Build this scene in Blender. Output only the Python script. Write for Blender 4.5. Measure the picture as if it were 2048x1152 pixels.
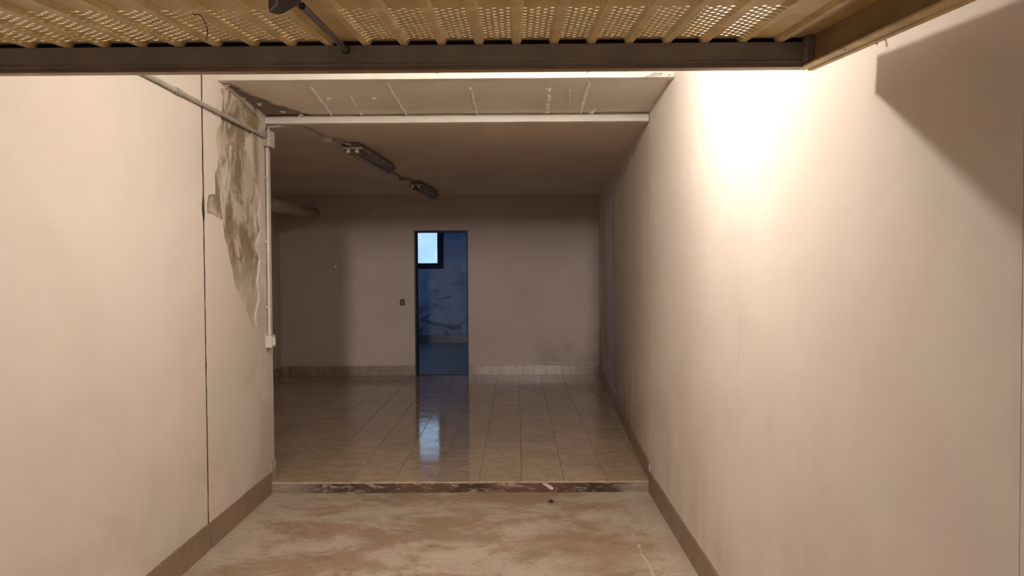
import bpy, math, random
from mathutils import Vector, Matrix
from mathutils.geometry import tessellate_polygon
from mathutils import noise as mnoise

random.seed(7)
scene = bpy.context.scene
for o in list(bpy.data.objects):
    bpy.data.objects.remove(o)
C = scene.collection

# ------------------------------------------------------------------ camera
F = 1480.0                                    # focal length in pixels of a 2048 wide frame
CAMZ = 1.57
CAM = Vector((0, 0, CAMZ))
ROT = (Matrix.Rotation(math.atan(9 / F), 3, 'Z')
       @ Matrix.Rotation(math.radians(90) - math.atan(36 / F), 3, 'X')
       @ Matrix.Rotation(math.radians(-0.35), 3, 'Z'))
cd = bpy.data.cameras.new('camera')
cam = bpy.data.objects.new('camera', cd)
C.objects.link(cam)
cd.sensor_width = 36
cd.lens = F / 2048 * 36
cd.clip_start = 0.02
cam.matrix_world = Matrix.Translation(CAM) @ ROT.to_4x4()
scene.camera = cam

# ------------------------------------------------------------------ world, outside lamp, exposure
w = bpy.data.worlds.new('world')
scene.world = w
w.use_nodes = True
w.node_tree.nodes['Background'].inputs[0].default_value = (0.55, 0.62, 0.9, 1)
w.node_tree.nodes['Background'].inputs[1].default_value = 0.035

ld = bpy.data.lights.new('lane_lamp', 'POINT')           # lamp in the lane behind the viewer
ld.energy = 430
ld.color = (1.0, 0.88, 0.84)
ld.shadow_soft_size = 0.42
lo = bpy.data.objects.new('lane_lamp', ld)
lo.location = (0.36, -12.0, 1.80)
C.objects.link(lo)

vs = scene.view_settings
vs.view_transform = 'Standard'
vs.look = 'None'
vs.gamma = 1
vs.use_curve_mapping = False
vs.exposure = 2.5
BULB = 248.0                                             # emission strength of the bulb
PANE = 0.172                                               # daylight behind the frosted pane


# ------------------------------------------------------------------ helpers
def ray(px, py):
    return ROT @ Vector(((px - 1024) / F, -(py - 576) / F, -1))


def on_x(px, py, X):
    d = ray(px, py)
    return CAM + d * (X / d.x)


def on_y(px, py, Y):
    d = ray(px, py)
    return CAM + d * (Y / d.y)


def on_z(px, py, Z):
    d = ray(px, py)
    return CAM + d * ((Z - CAMZ) / d.z)


def V(*a):
    return Vector(a)


class MB:
    def __init__(s):
        s.v, s.f = [], []

    def add(s, vs, fs):
        n = len(s.v)
        s.v += [Vector(p) for p in vs]
        s.f += [tuple(i + n for i in f) for f in fs]
        return s

    def box(s, x0, x1, y0, y1, z0, z1):
        p = [(x, y, z) for z in (z0, z1) for y in (y0, y1) for x in (x0, x1)]
        return s.add(p, [(0, 2, 3, 1), (4, 5, 7, 6), (0, 1, 5, 4), (2, 6, 7, 3), (0, 4, 6, 2), (1, 3, 7, 5)])

    def prism(s, poly, axis, a, b):
        """polygon (2D) swept along an axis from a to b; poly coords are the two other axes in xyz order"""
        def mk(p, t):
            q = list(p)
            q.insert(axis, t)
            return tuple(q)
        n = len(poly)
        vs = [mk(p, a) for p in poly] + [mk(p, b) for p in poly]
        fs = [tuple(range(n)), tuple(range(2 * n - 1, n - 1, -1))]
        fs += [(i, i + n, (i + 1) % n + n, (i + 1) % n) for i in range(n)]
        return s.add(vs, fs)

    def tube(s, pts, r, n=12, caps=True):
        pts = [Vector(p) for p in pts]
        rs = r if isinstance(r, (list, tuple)) else [r] * len(pts)
        rings = []
        up = None
        for i, p in enumerate(pts):
            a = pts[max(i - 1, 0)]
            b = pts[min(i + 1, len(pts) - 1)]
            t = (b - a).normalized()
            if up is None:
                up = t.orthogonal().normalized()
            else:
                up = (up - t * up.dot(t))
                up = up.normalized() if up.length > 1e-6 else t.orthogonal().normalized()
            sd = t.cross(up)
            rings.append([p + (up * math.cos(k * math.tau / n) + sd * math.sin(k * math.tau / n)) * rs[i] for k in range(n)])
        vs = [q for g in rings for q in g]
        fs = []
        for i in range(len(pts) - 1):
            for k in range(n):
                fs.append((i * n + k, i * n + (k + 1) % n, (i + 1) * n + (k + 1) % n, (i + 1) * n + k))
        if caps:
            fs.append(tuple(range(n - 1, -1, -1)))
            fs.append(tuple((len(pts) - 1) * n + k for k in range(n)))
        return s.add(vs, fs)

    def lathe(s, prof, c, n=20):
        """profile (r, z) around a vertical axis at c"""
        vs, fs = [], []
        for r, z in prof:
            for k in range(n):
                a = k * math.tau / n
                vs.append((c[0] + r * math.cos(a), c[1] + r * math.sin(a), c[2] + z))
        for i in range(len(prof) - 1):
            for k in range(n):
                fs.append((i * n + k, i * n + (k + 1) % n, (i + 1) * n + (k + 1) % n, (i + 1) * n + k))
        fs.append(tuple(range(n - 1, -1, -1)))
        fs.append(tuple((len(prof) - 1) * n + k for k in range(n)))
        return s.add(vs, fs)

    def sheet(s, loops, to3, depth):
        """flat plate with holes: loops[0] outline, others holes, in 2D; to3(p, t) gives 3D at t = 0 front, 1 back"""
        flat = [[Vector((p[0], p[1], 0)) for p in l] for l in loops]
        tris = tessellate_polygon(flat)
        pts = [p for l in loops for p in l]
        n = len(pts)
        vs = [to3(p, 0.0) for p in pts] + [to3(p, depth) for p in pts]
        fs = [tuple(t) for t in tris]
        k = 0
        for l in loops:
            m = len(l)
            for i in range(m):
                a, b = k + i, k + (i + 1) % m
                fs.append((a, b, b + n, a + n))
            k += m
        return s.add(vs, fs)

    def mesh(s, name, mat, off=(0, 0, 0), smooth=False):
        off = Vector(off)
        me = bpy.data.meshes.new(name)
        me.from_pydata([tuple(p - off) for p in s.v], [], s.f)
        me.materials.append(mat)
        import bmesh
        bm = bmesh.new()
        bm.from_mesh(me)
        bmesh.ops.recalc_face_normals(bm, faces=bm.faces)
        bm.to_mesh(me)
        bm.free()
        if smooth:
            for p in me.polygons:
                p.use_smooth = True
            try:
                me.set_sharp_from_angle(angle=math.radians(40))
            except Exception:
                pass
        me.update()
        return me

    def build(s, name, mat, parent=None, origin=None, smooth=False, bevel=0):
        off = Vector((0, 0, 0))
        if parent is not None:
            off = WL.get(parent.name, Vector((0, 0, 0)))
        if origin is not None:
            o0 = Vector(origin)
        else:
            o0 = off
        me = s.mesh(name, mat, o0, smooth)
        o = bpy.data.objects.new(name, me)
        C.objects.link(o)
        if parent is not None:
            o.parent = parent
        o.location = o0 - off
        WL[o.name] = o0
        if bevel:
            m = o.modifiers.new('bevel', 'BEVEL')
            m.width = bevel
            m.segments = 2
            m.limit_method = 'ANGLE'
        return o


WL = {}


def tag(o, label=None, cat=None, group=None, kind=None):
    if label: o['label'] = label
    if cat: o['category'] = cat
    if group: o['group'] = group
    if kind: o['kind'] = kind
    return o


def empty(name, loc):
    o = bpy.data.objects.new(name, None)
    C.objects.link(o)
    o.location = loc
    o.empty_display_size = 0.05
    WL[o.name] = Vector(loc)
    return o


# ------------------------------------------------------------------ material helpers
class N:
    """tiny node-graph helper"""
    def __init__(s, name):
        s.m = bpy.data.materials.new(name)
        s.m.use_nodes = True
        s.t = s.m.node_tree
        s.b = s.t.nodes['Principled BSDF']
        s.co = s.t.nodes.new('ShaderNodeTexCoord').outputs['Object']

    def nd(s, typ, **kw):
        n = s.t.nodes.new(typ)
        for k, v in kw.items():
            setattr(n, k, v)
        return n

    def put(s, sock, val):
        if isinstance(val, bpy.types.NodeSocket):
            s.t.links.new(val, sock)
        elif isinstance(val, (tuple, list)) and len(val) == 3 and sock.type == 'RGBA':
            sock.default_value = (*val, 1)
        else:
            sock.default_value = val

    def sep(s, co=None):
        n = s.nd('ShaderNodeSeparateXYZ')
        s.put(n.inputs[0], co or s.co)
        return n.outputs

    def map(s, scale=(1, 1, 1), loc=(0, 0, 0), co=None):
        n = s.nd('ShaderNodeMapping')
        s.put(n.inputs[0], co or s.co)
        n.inputs['Scale'].default_value = scale
        n.inputs['Location'].default_value = loc
        return n.outputs[0]

    def noise(s, scale=5, detail=4, rough=0.55, dist=0.0, co=None):
        n = s.nd('ShaderNodeTexNoise')
        s.put(n.inputs['Vector'], co or s.co)
        n.inputs['Scale'].default_value = scale
        n.inputs['Detail'].default_value = detail
        n.inputs['Roughness'].default_value = rough
        n.inputs['Distortion'].default_value = dist
        return n.outputs[0]

    def ma(s, op, a, b=0.0, c=0.0, clamp=False):
        n = s.nd('ShaderNodeMath', operation=op, use_clamp=clamp)
        s.put(n.inputs[0], a)
        s.put(n.inputs[1], b)
        s.put(n.inputs[2], c)
        return n.outputs[0]

    def ramp(s, v, a, b, lo=0.0, hi=1.0):
        n = s.nd('ShaderNodeMapRange', interpolation_type='SMOOTHSTEP')
        s.put(n.inputs[0], v)
        for i, x in enumerate((a, b, lo, hi)):
            n.inputs[i + 1].default_value = x
        return n.outputs[0]

    def mix(s, f, a, b):
        n = s.nd('ShaderNodeMix', data_type='RGBA')
        s.put(n.inputs[0], f)
        s.put(n.inputs[6], a)
        s.put(n.inputs[7], b)
        return n.outputs[2]

    def bump(s, h, strength=0.3, dist=0.01):
        n = s.nd('ShaderNodeBump')
        n.inputs['Strength'].default_value = strength
        n.inputs['Distance'].default_value = dist
        s.put(n.inputs['Height'], h)
        s.t.links.new(n.outputs[0], s.b.inputs['Normal'])

    def done(s, col=None, rough=None, metal=None, spec=None):
        if col is not None: s.put(s.b.inputs['Base Color'], col)
        if rough is not None: s.put(s.b.inputs['Roughness'], rough)
        if metal is not None: s.put(s.b.inputs['Metallic'], metal)
        if spec is not None: s.put(s.b.inputs['Specular IOR Level'], spec)
        return s.m


def plain(name, col, rough=0.5, metal=0.0, var=0.12, scale=14, spec=0.5, bump=0.0):
    n = N(name)
    k = n.noise(scale, 4)
    dark = tuple(c * (1 - var * 1.6) for c in col)
    lite = tuple(min(1, c * (1 + var)) for c in col)
    c = n.mix(n.ramp(k, 0.3, 0.7), dark, lite)
    if bump:
        n.bump(n.noise(scale * 5, 3), bump, 0.003)
    return n.done(c, rough, metal, spec)


def bell(n, v, c, wd):
    """1 at v = c, falling to 0 at a distance wd"""
    return n.ramp(n.ma('ABSOLUTE', n.ma('SUBTRACT', v, c)), 0, wd, 1, 0)


# wall plaster, cream and slightly pink, blotched and smeared
WALL = (0.84, 0.752, 0.668)
WALL2 = (0.77, 0.685, 0.60)


def wall_mat(name, c1=WALL, c2=WALL2, extra=None, stain=0.35):
    n = N(name)
    big = n.noise(0.9, 5, 0.6, 0.4)
    col = n.mix(n.ramp(big, 0.35, 0.68), c1, c2)
    st = n.noise(1.0, 5, 0.65, 0.6, n.map((2.2, 2.2, 0.7)))
    col = n.mix(n.ma('MULTIPLY', n.ramp(st, 0.55, 0.85), stain), col, (0.50, 0.42, 0.34))
    pk = n.noise(1.7, 3, 0.5, 0.2, n.map(loc=(4, 2, 9)))
    col = n.mix(n.ma('MULTIPLY', n.ramp(pk, 0.45, 0.7), 0.35), col, (0.72, 0.58, 0.53))
    # small dark specks
    sp = n.noise(24, 2, 0.5, 0, n.map(loc=(1, 7, 3)))
    col = n.mix(n.ma('MULTIPLY', n.ramp(sp, 0.79, 0.82), 0.5), col, (0.2, 0.15, 0.12))
    if extra:
        col = extra(n, col)
    h = n.ma('ADD', n.noise(3.5, 6, 0.6, 0.3), n.ma('MULTIPLY', n.noise(60, 3), 0.12))
    n.bump(h, 0.22, 0.012)
    return n.done(col, 0.82, spec=0.25)


def ex_right(n, col):
    x, y, z = n.sep()
    nz = n.noise(2.2, 6, 0.65, 0.5, n.map((1, 1.2, 0.55)))
    # damp grime along the rear stretch, mostly low down, and in streaks
    rear = n.ma('MULTIPLY', n.ramp(y, 5.0, 7.0), n.ramp(n.ma('ADD', z, n.ma('MULTIPLY', nz, 1.2)), 2.1, 0.75))
    g = n.ma('MULTIPLY', rear, n.ramp(nz, 0.30, 0.60))
    col = n.mix(n.ma('MULTIPLY', g, 0.62), col, (0.25, 0.20, 0.16))
    low = n.ma('MULTIPLY', n.ramp(z, 0.85, 0.2), n.ramp(nz, 0.42, 0.62))
    col = n.mix(n.ma('MULTIPLY', low, 0.28), col, (0.46, 0.40, 0.35))
    vs_ = n.noise(3.0, 4, 0.6, 0.2, n.map((1, 2.4, 0.12)))
    col = n.mix(n.ma('MULTIPLY', n.ma('MULTIPLY', n.ramp(vs_, 0.5, 0.72), n.ramp(y, 4.8, 6.8)), 0.45), col, (0.36, 0.29, 0.23))
    # hairline crack
    wob = n.ma('MULTIPLY', n.ma('SUBTRACT', n.noise(3.0, 5, 0.6), 0.5), 0.22)
    yy = n.ma('ADD', n.ma('ADD', y, n.ma('MULTIPLY', z, 0.05)), wob)
    ln = n.ma('MULTIPLY', bell(n, yy, 3.19, 0.0045), bell(n, z, 1.25, 0.75))
    col = n.mix(n.ma('MULTIPLY', ln, 0.4), col, (0.33, 0.24, 0.18))
    ln2 = n.ma('MULTIPLY', bell(n, n.ma('ADD', y, n.ma('MULTIPLY', wob, 0.2)), 4.02, 0.004), bell(n, z, 0.95, 0.5))
    col = n.mix(n.ma('MULTIPLY', ln2, 0.55), col, (0.95, 0.88, 0.78))
    ln3 = n.ma('MULTIPLY', bell(n, n.ma('ADD', y, n.ma('MULTIPLY', wob, 0.3)), 5.29, 0.011), bell(n, z, 2.2, 0.9))
    col = n.mix(n.ma('MULTIPLY', ln3, 0.5), col, (0.25, 0.19, 0.15))
    return col


def ex_left(n, col):
    x, y, z = n.sep()
    nz = n.noise(2.4, 6, 0.65, 0.6)
    low = n.ma('MULTIPLY', n.ramp(n.ma('SUBTRACT', z, n.ma('MULTIPLY', nz, 0.6)), 0.45, -0.1), n.ramp(nz, 0.40, 0.6))
    col = n.mix(n.ma('MULTIPLY', low, 0.4), col, (0.52, 0.46, 0.40))
    # damp next to the rear corner
    d = n.ma('MULTIPLY', n.ramp(n.ma('ADD', y, n.ma('MULTIPLY', nz, 0.5)), 4.75, 5.35), n.ramp(nz, 0.3, 0.65))
    col = n.mix(n.ma('MULTIPLY', d, 0.55), col, (0.47, 0.40, 0.31))
    # brown run under the ceiling by the conduit corner
    r = n.ma('MULTIPLY', bell(n, n.ma('ADD', y, n.ma('MULTIPLY', nz, 0.12)), 5.06, 0.09), n.ramp(z, 1.75, 2.1))
    r = n.ma('MULTIPLY', r, n.ramp(nz, 0.38, 0.5))
    col = n.mix(n.ma('MULTIPLY', r, 0.7), col, (0.25, 0.155, 0.075))
    return col


def ex_back(n, col):
    x, y, z = n.sep()
    nz = n.noise(2.0, 6, 0.65, 0.5)
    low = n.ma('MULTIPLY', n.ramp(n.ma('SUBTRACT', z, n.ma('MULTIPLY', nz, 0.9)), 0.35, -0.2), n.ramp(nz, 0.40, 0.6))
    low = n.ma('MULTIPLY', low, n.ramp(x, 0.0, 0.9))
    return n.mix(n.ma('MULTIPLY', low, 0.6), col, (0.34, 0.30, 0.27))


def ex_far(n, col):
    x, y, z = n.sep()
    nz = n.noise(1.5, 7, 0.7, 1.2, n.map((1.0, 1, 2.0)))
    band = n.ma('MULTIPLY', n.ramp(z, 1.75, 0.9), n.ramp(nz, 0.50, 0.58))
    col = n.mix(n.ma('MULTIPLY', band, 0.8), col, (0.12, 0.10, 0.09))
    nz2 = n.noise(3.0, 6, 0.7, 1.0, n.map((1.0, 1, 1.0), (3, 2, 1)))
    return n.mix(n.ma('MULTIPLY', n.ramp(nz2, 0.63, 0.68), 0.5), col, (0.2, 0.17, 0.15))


M = {}
M['wall'] = wall_mat('plaster_plain')
M['wall_right'] = wall_mat('plaster_right', c1=(0.83, 0.745, 0.665), c2=(0.78, 0.70, 0.62), extra=ex_right)
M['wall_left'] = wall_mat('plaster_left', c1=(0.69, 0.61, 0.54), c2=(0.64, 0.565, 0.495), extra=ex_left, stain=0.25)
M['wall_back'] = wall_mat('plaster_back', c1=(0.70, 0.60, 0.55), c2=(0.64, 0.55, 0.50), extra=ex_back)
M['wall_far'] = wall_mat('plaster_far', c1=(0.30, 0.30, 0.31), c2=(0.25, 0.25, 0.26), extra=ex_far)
M['ceiling_rear'] = wall_mat('ceiling_paint_rear', c1=(0.76, 0.65, 0.54), c2=(0.68, 0.57, 0.47), stain=0.3)
M['ceiling_front'] = wall_mat('ceiling_paint_front', c1=(0.74, 0.68, 0.6), c2=(0.68, 0.6, 0.52))


def base_masonry():
    n = N('bare_render_under_plaster')
    x, y, z = n.sep()
    a = n.noise(2.6, 6, 0.65, 0.8)
    col = n.mix(n.ramp(a, 0.42, 0.58), (0.27, 0.205, 0.14), (0.56, 0.47, 0.37))
    v = n.nd('ShaderNodeTexVoronoi', feature='F1')
    wv = n.nd('ShaderNodeVectorMath', operation='ADD')
    nn = n.nd('ShaderNodeTexNoise')
    n.put(nn.inputs['Vector'], n.co)
    nn.inputs['Scale'].default_value = 5
    n.put(wv.inputs[0], n.map((1, 1, 0.85)))
    sc = n.nd('ShaderNodeVectorMath', operation='SCALE')
    n.put(sc.inputs[0], nn.outputs['Color'])
    sc.inputs['Scale'].default_value = 0.16
    n.put(wv.inputs[1], sc.outputs[0])
    n.put(v.inputs['Vector'], wv.outputs[0])
    v.inputs['Scale'].default_value = 6.5
    dab = n.ramp(v.outputs['Distance'], 0.32, 0.08)
    dab2 = n.ma('MULTIPLY', dab, n.ramp(n.noise(14, 4, 0.6, 1.5), 0.42, 0.6))
    col = n.mix(n.ma('MULTIPLY', dab2, 0.9), col, (0.13, 0.10, 0.07))
    pale = n.noise(3.4, 5, 0.6, 1.2, n.map((1, 1.5, 0.6), (3, 1, 5)))
    col = n.mix(n.ma('MULTIPLY', n.ramp(pale, 0.53, 0.62), 0.8), col, (0.70, 0.62, 0.53))
    # paler, smoothed filler lower down
    col = n.mix(n.ma('MULTIPLY', n.ramp(n.ma('ADD', z, n.ma('MULTIPLY', a, 0.6)), 2.0, 1.65), 0.72), col, (0.64, 0.545, 0.45))
    gr = n.noise(4, 4, 0.5, 0.4, n.map((1, 1.5, 0.35), (8, 1, 2)))
    top = n.ramp(z, 2.25, 2.5)
    col = n.mix(n.ma('MULTIPLY', n.ma('MULTIPLY', top, n.ramp(gr, 0.5, 0.66)), 0.75), col, (0.30, 0.245, 0.10))
    rs = n.noise(4, 4, 0.5, 0.4, n.map((1, 1.6, 0.25), (2, 5, 2)))
    col = n.mix(n.ma('MULTIPLY', n.ma('MULTIPLY', n.ramp(rs, 0.55, 0.66), n.ramp(z, 1.6, 2.0)), 0.75), col, (0.26, 0.15, 0.07))
    n.bump(n.ma('ADD', n.noise(12, 6, 0.65, 0.8), n.ma('MULTIPLY', dab, 0.6)), 0.9, 0.02)
    return n.done(col, 0.9, spec=0.2)


M['masonry'] = base_masonry()


def trim_mat():
    n = N('white_paint_on_lintel')
    a = n.noise(5, 5, 0.6, 0.5)
    col = n.mix(n.ramp(a, 0.3, 0.75), (0.80, 0.745, 0.67), (0.72, 0.66, 0.58))
    ch = n.noise(7, 5, 0.6, 0.8, n.map((1, 1, 2.0), (0.35, 0, 0.2)))
    col = n.mix(n.ma('MULTIPLY', n.ramp(ch, 0.70, 0.715), 0.7), col, (0.50, 0.43, 0.36))
    n.bump(n.noise(20, 4), 0.15, 0.004)
    return n.done(col, 0.6)


M['trim'] = trim_mat()


def midceil_mat():
    n = N('patched_ceiling_plaster')
    x, y, z = n.sep()
    a = n.noise(2, 6, 0.6, 0.3)
    col = n.mix(n.ramp(a, 0.3, 0.7), (0.85, 0.78, 0.69), (0.78, 0.71, 0.62))
    # mould and lost paint in the left corner: a wedge that widens to the rear
    nz = n.noise(5, 6, 0.7, 0.8)
    # distance from the left wall, minus the depth of the wedge at this distance from the front lintel
    reach = n.ma('MULTIPLY', n.ma('POWER', n.ma('MAXIMUM', n.ma('SUBTRACT', y, 4.36), 0.0), 1.9), 0.40)
    d = n.ma('SUBTRACT', n.ma('ADD', n.ma('SUBTRACT', x, -1.75), n.ma('MULTIPLY', n.ma('SUBTRACT', nz, 0.5), 0.14)), reach)
    wedge = n.ramp(d, 0.04, -0.01)
    col = n.mix(n.ma('MULTIPLY', wedge, 0.85), col, (0.17, 0.13, 0.10))
    fl = n.noise(11, 5, 0.6, 0.6, n.map(loc=(3, 3, 3)))
    col = n.mix(n.ma('MULTIPLY', n.ma('MULTIPLY', wedge, n.ramp(fl, 0.53, 0.56)), 0.8), col, (0.34, 0.27, 0.22))
    n.bump(n.ma('ADD', n.noise(8, 6, 0.6, 0.4), n.ma('MULTIPLY', wedge, -0.6)), 0.35, 0.012)
    return n.done(col, 0.8, spec=0.2)


M['mid_ceiling'] = midceil_mat()
M['ridge'] = plain('plaster_ridge_white', (0.95, 0.90, 0.83), 0.8, var=0.03, scale=30, bump=0.3)


def floor_mat():
    n = N('worn_painted_concrete')
    x, y, z = n.sep()
    a = n.noise(1.9, 9, 0.72, 0.25)
    b = n.noise(2.1, 10, 0.74, 0.30, n.map((0.8, 1.1, 1), (2, 5, 0)))
    col = n.mix(n.ramp(a, 0.30, 0.70), (0.56, 0.475, 0.375), (0.46, 0.395, 0.325))
    # brown wash, worn through by wheels and feet
    col = n.mix(n.ma('MULTIPLY', n.ramp(b, 0.42, 0.58), 0.80), col, (0.30, 0.19, 0.12))
    c = n.noise(3.4, 9, 0.74, 0.35, n.map((0.7, 1.0, 1), (7, 2, 0)))
    blot = n.ma('MULTIPLY', n.ramp(c, 0.54, 0.66), n.ramp(b, 0.42, 0.55))
    col = n.mix(n.ma('MULTIPLY', blot, 0.55), col, (0.19, 0.10, 0.05))
    # ochre rust patch by the right edge, near the viewer
    dx = n.ma('SUBTRACT', x, 0.50)
    dy = n.ma('SUBTRACT', y, 4.05)
    r = n.ma('SQRT', n.ma('ADD', n.ma('MULTIPLY', dx, n.ma('MULTIPLY', dx, 2.2)), n.ma('MULTIPLY', dy, n.ma('MULTIPLY', dy, 1.2))))
    r = n.ma('ADD', r, n.ma('MULTIPLY', n.ma('SUBTRACT', c, 0.5), 1.1))
    col = n.mix(n.ma('MULTIPLY', n.ramp(r, 0.55, 0.10), 0.6), col, (0.27, 0.16, 0.07))
    # pale cement along the walls
    e = n.ma('MAXIMUM', n.ramp(n.ma('ADD', x, n.ma('MULTIPLY', a, 0.35)), 0.88, 0.97), n.ramp(n.ma('ADD', x, n.ma('MULTIPLY', a, 0.7)), -1.15, -1.40))
    col = n.mix(n.ma('MULTIPLY', e, 0.65), col, (0.54, 0.46, 0.37))
    # scraped pale streaks
    s = n.noise(6, 8, 0.76, 0.3, n.map((0.9, 2.6, 1), (1, 8, 0)))
    col = n.mix(n.ma('MULTIPLY', n.ramp(s, 0.57, 0.70), 0.5), col, (0.62, 0.55, 0.47))
    wl = n.ma('ADD', n.ma('ADD', x, n.ma('MULTIPLY', y, 0.02)), n.ma('MULTIPLY', n.noise(7, 4), 0.05))
    line = n.ma('MULTIPLY', bell(n, wl, 0.795, 0.010), n.ramp(n.noise(6, 3), 0.42, 0.5))
    col = n.mix(n.ma('MULTIPLY', n.ma('MULTIPLY', line, n.ramp(y, 4.5, 4.2)), 0.8), col, (0.68, 0.62, 0.54))
    gr = n.noise(22, 8, 0.8, 0.2, n.map((0.8, 1.6, 1)))
    col = n.mix(n.ma('MULTIPLY', n.ramp(gr, 0.47, 0.64), 0.42), col, (0.24, 0.165, 0.11))
    gr2 = n.noise(17, 8, 0.8, 0.2, n.map((0.8, 1.8, 1), (5, 5, 0)))
    col = n.mix(n.ma('MULTIPLY', n.ramp(gr2, 0.56, 0.68), 0.40), col, (0.66, 0.58, 0.49))
    n.bump(n.ma('ADD', n.noise(14, 6, 0.65), n.ma('MULTIPLY', b, 0.6)), 0.25, 0.008)
    return n.done(col, n.ramp(b, 0.3, 0.7, 0.55, 0.7), spec=0.35)


M['floor'] = floor_mat()


def step_mat():
    n = N('chipped_oxide_paint')
    x, y, z = n.sep()
    a = n.noise(15, 8, 0.78, 0.7, n.map((0.55, 1, 2.2)))
    col = n.mix(n.ramp(n.noise(3, 4), 0.35, 0.65), (0.060, 0.035, 0.023), (0.13, 0.075, 0.050))
    col = n.mix(n.ma('MULTIPLY', n.ramp(a, 0.51, 0.60), 0.75), col, (0.44, 0.36, 0.28))
    ends = n.ma('MAXIMUM', n.ramp(n.ma('ADD', x, n.ma('MULTIPLY', a, 0.6)), -1.0, -1.35), n.ramp(n.ma('ADD', x, n.ma('MULTIPLY', a, 0.5)), 0.88, 1.08))
    col = n.mix(n.ma('MULTIPLY', ends, 0.6), col, (0.38, 0.31, 0.24))
    n.bump(a, 0.6, 0.012)
    return n.done(col, 0.7, spec=0.3)


M['step'] = step_mat()


def tile_mat(name, c1, c2, rough=0.16, bump=0.055, streak=(1, 1, 1), grout=False):
    n = N(name)
    inf = n.nd('ShaderNodeObjectInfo')
    rnd = inf.outputs['Random']
    # each tile samples its own piece of the glaze pattern
    cmb = n.nd('ShaderNodeCombineXYZ')
    for i in range(3):
        n.put(cmb.inputs[i], n.ma('MULTIPLY', rnd, 37.0 + 11 * i))
    va = n.nd('ShaderNodeVectorMath', operation='ADD')
    n.put(va.inputs[0], n.map(streak))
    n.put(va.inputs[1], cmb.outputs[0])
    co = va.outputs[0]
    a = n.noise(9, 6, 0.65, 1.0, co)
    col = n.mix(n.ramp(a, 0.34, 0.66), c1, c2)
    k = n.ramp(n.noise(22, 4, 0.6, 0.6, co), 0.56, 0.7)
    col = n.mix(n.ma('MULTIPLY', k, 0.4), col, tuple(c * 0.72 for c in c1))
    hs = n.nd('ShaderNodeHueSaturation')
    n.put(hs.inputs['Color'], col)
    n.put(hs.inputs['Value'], n.ma('ADD', n.ma('MULTIPLY', rnd, 0.16), 0.92))
    n.bump(n.ma('ADD', n.noise(26, 3, 0.5, 0.6, co), n.ma('MULTIPLY', n.noise(7, 2, 0.5, 0, co), 0.8)), bump, 0.006)
    rr = n.ramp(n.noise(5, 4), 0.3, 0.75, rough, rough + 0.09)
    return n.done(hs.outputs[0], rr, spec=1.0 if rough < 0.1 else 0.5)


M['tile'] = tile_mat('glazed_floor_tile', (0.42, 0.305, 0.195), (0.53, 0.405, 0.27), 0.045, 0.03)
M['grout'] = plain('dark_grout', (0.10, 0.07, 0.05), 0.9)
M['base_front'] = tile_mat('brown_skirting_tile', (0.235, 0.155, 0.098), (0.275, 0.188, 0.122), 0.34, 0.03)
M['base_rear'] = tile_mat('streaked_skirting_tile', (0.33, 0.25, 0.19), (0.45, 0.37, 0.30), 0.24, 0.04, (3, 3, 0.35))
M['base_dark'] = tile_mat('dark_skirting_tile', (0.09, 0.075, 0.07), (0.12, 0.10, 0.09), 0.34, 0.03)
M['grout_pale'] = plain('pale_grout', (0.40, 0.33, 0.26), 0.9)


def far_floor():
    n = N('cellar_floor_tile')
    br = n.nd('ShaderNodeTexBrick')
    n.put(br.inputs['Vector'], n.co)
    br.offset = 0.0
    br.inputs['Scale'].default_value = 1.0
    br.inputs['Brick Width'].default_value = 0.302
    br.inputs['Row Height'].default_value = 0.302
    br.inputs['Mortar Size'].default_value = 0.004
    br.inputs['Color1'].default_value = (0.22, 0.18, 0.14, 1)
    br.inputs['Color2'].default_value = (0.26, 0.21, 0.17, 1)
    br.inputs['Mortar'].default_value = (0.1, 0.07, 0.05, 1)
    n.bump(n.ma('ADD', n.noise(9, 3), n.ma('MULTIPLY', br.outputs['Fac'], -0.8)), 0.12, 0.008)
    return n.done(br.outputs['Color'], 0.28)


M['far_floor'] = far_floor()
M['dark_metal'] = plain('dark_door_frame', (0.035, 0.035, 0.045), 0.5, 0.3)
M['black_frame'] = plain('black_window_frame', (0.006, 0.006, 0.008), 0.6, spec=0.2)
M['pvc'] = plain('grey_pvc_conduit', (0.40, 0.345, 0.285), 0.45, var=0.12, scale=9)
M['pvc_light'] = plain('light_grey_plastic', (0.60, 0.55, 0.48), 0.4, var=0.06)
M['pvc_dark'] = plain('slate_grey_lamp_tray', (0.20, 0.20, 0.21), 0.5, var=0.1)
M['white_plastic'] = plain('white_lamp_end', (0.85, 0.83, 0.78), 0.35, var=0.04)
M['pipe'] = plain('grey_brown_drain_pipe', (0.42, 0.33, 0.27), 0.5, var=0.12, scale=6)
M['brown_plastic'] = plain('dark_brown_switch', (0.10, 0.055, 0.045), 0.4)
M['brown_plastic2'] = plain('brown_switch_key', (0.17, 0.11, 0.095), 0.35)
M['gate_sheet'] = plain('ochre_door_sheet', (0.66, 0.485, 0.215), 0.5, 0.0, var=0.10, scale=6)
M['gate_rib'] = plain('ochre_door_rib', (0.70, 0.53, 0.26), 0.5, 0.0, var=0.14, scale=9)
M['gate_bar'] = plain('grey_brown_rail_paint', (0.27, 0.235, 0.205), 0.5, 0.0, var=0.10, scale=7)
M['gate_rail'] = plain('shaded_ochre_rail', (0.30, 0.20, 0.095), 0.45, 0.0, var=0.12, scale=7)  # shade on the rails' inner faces is put into this darker colour
M['black'] = plain('black_wire_and_gap', (0.008, 0.007, 0.006), 0.7, spec=0.2)  # black for the wire and for the shade in the rail gap
M['black_metal'] = plain('black_lock_cast', (0.012, 0.012, 0.014), 0.42, spec=0.5)
M['steel'] = plain('grey_steel_rod', (0.22, 0.20, 0.185), 0.35, 0.8, scale=20)
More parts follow.
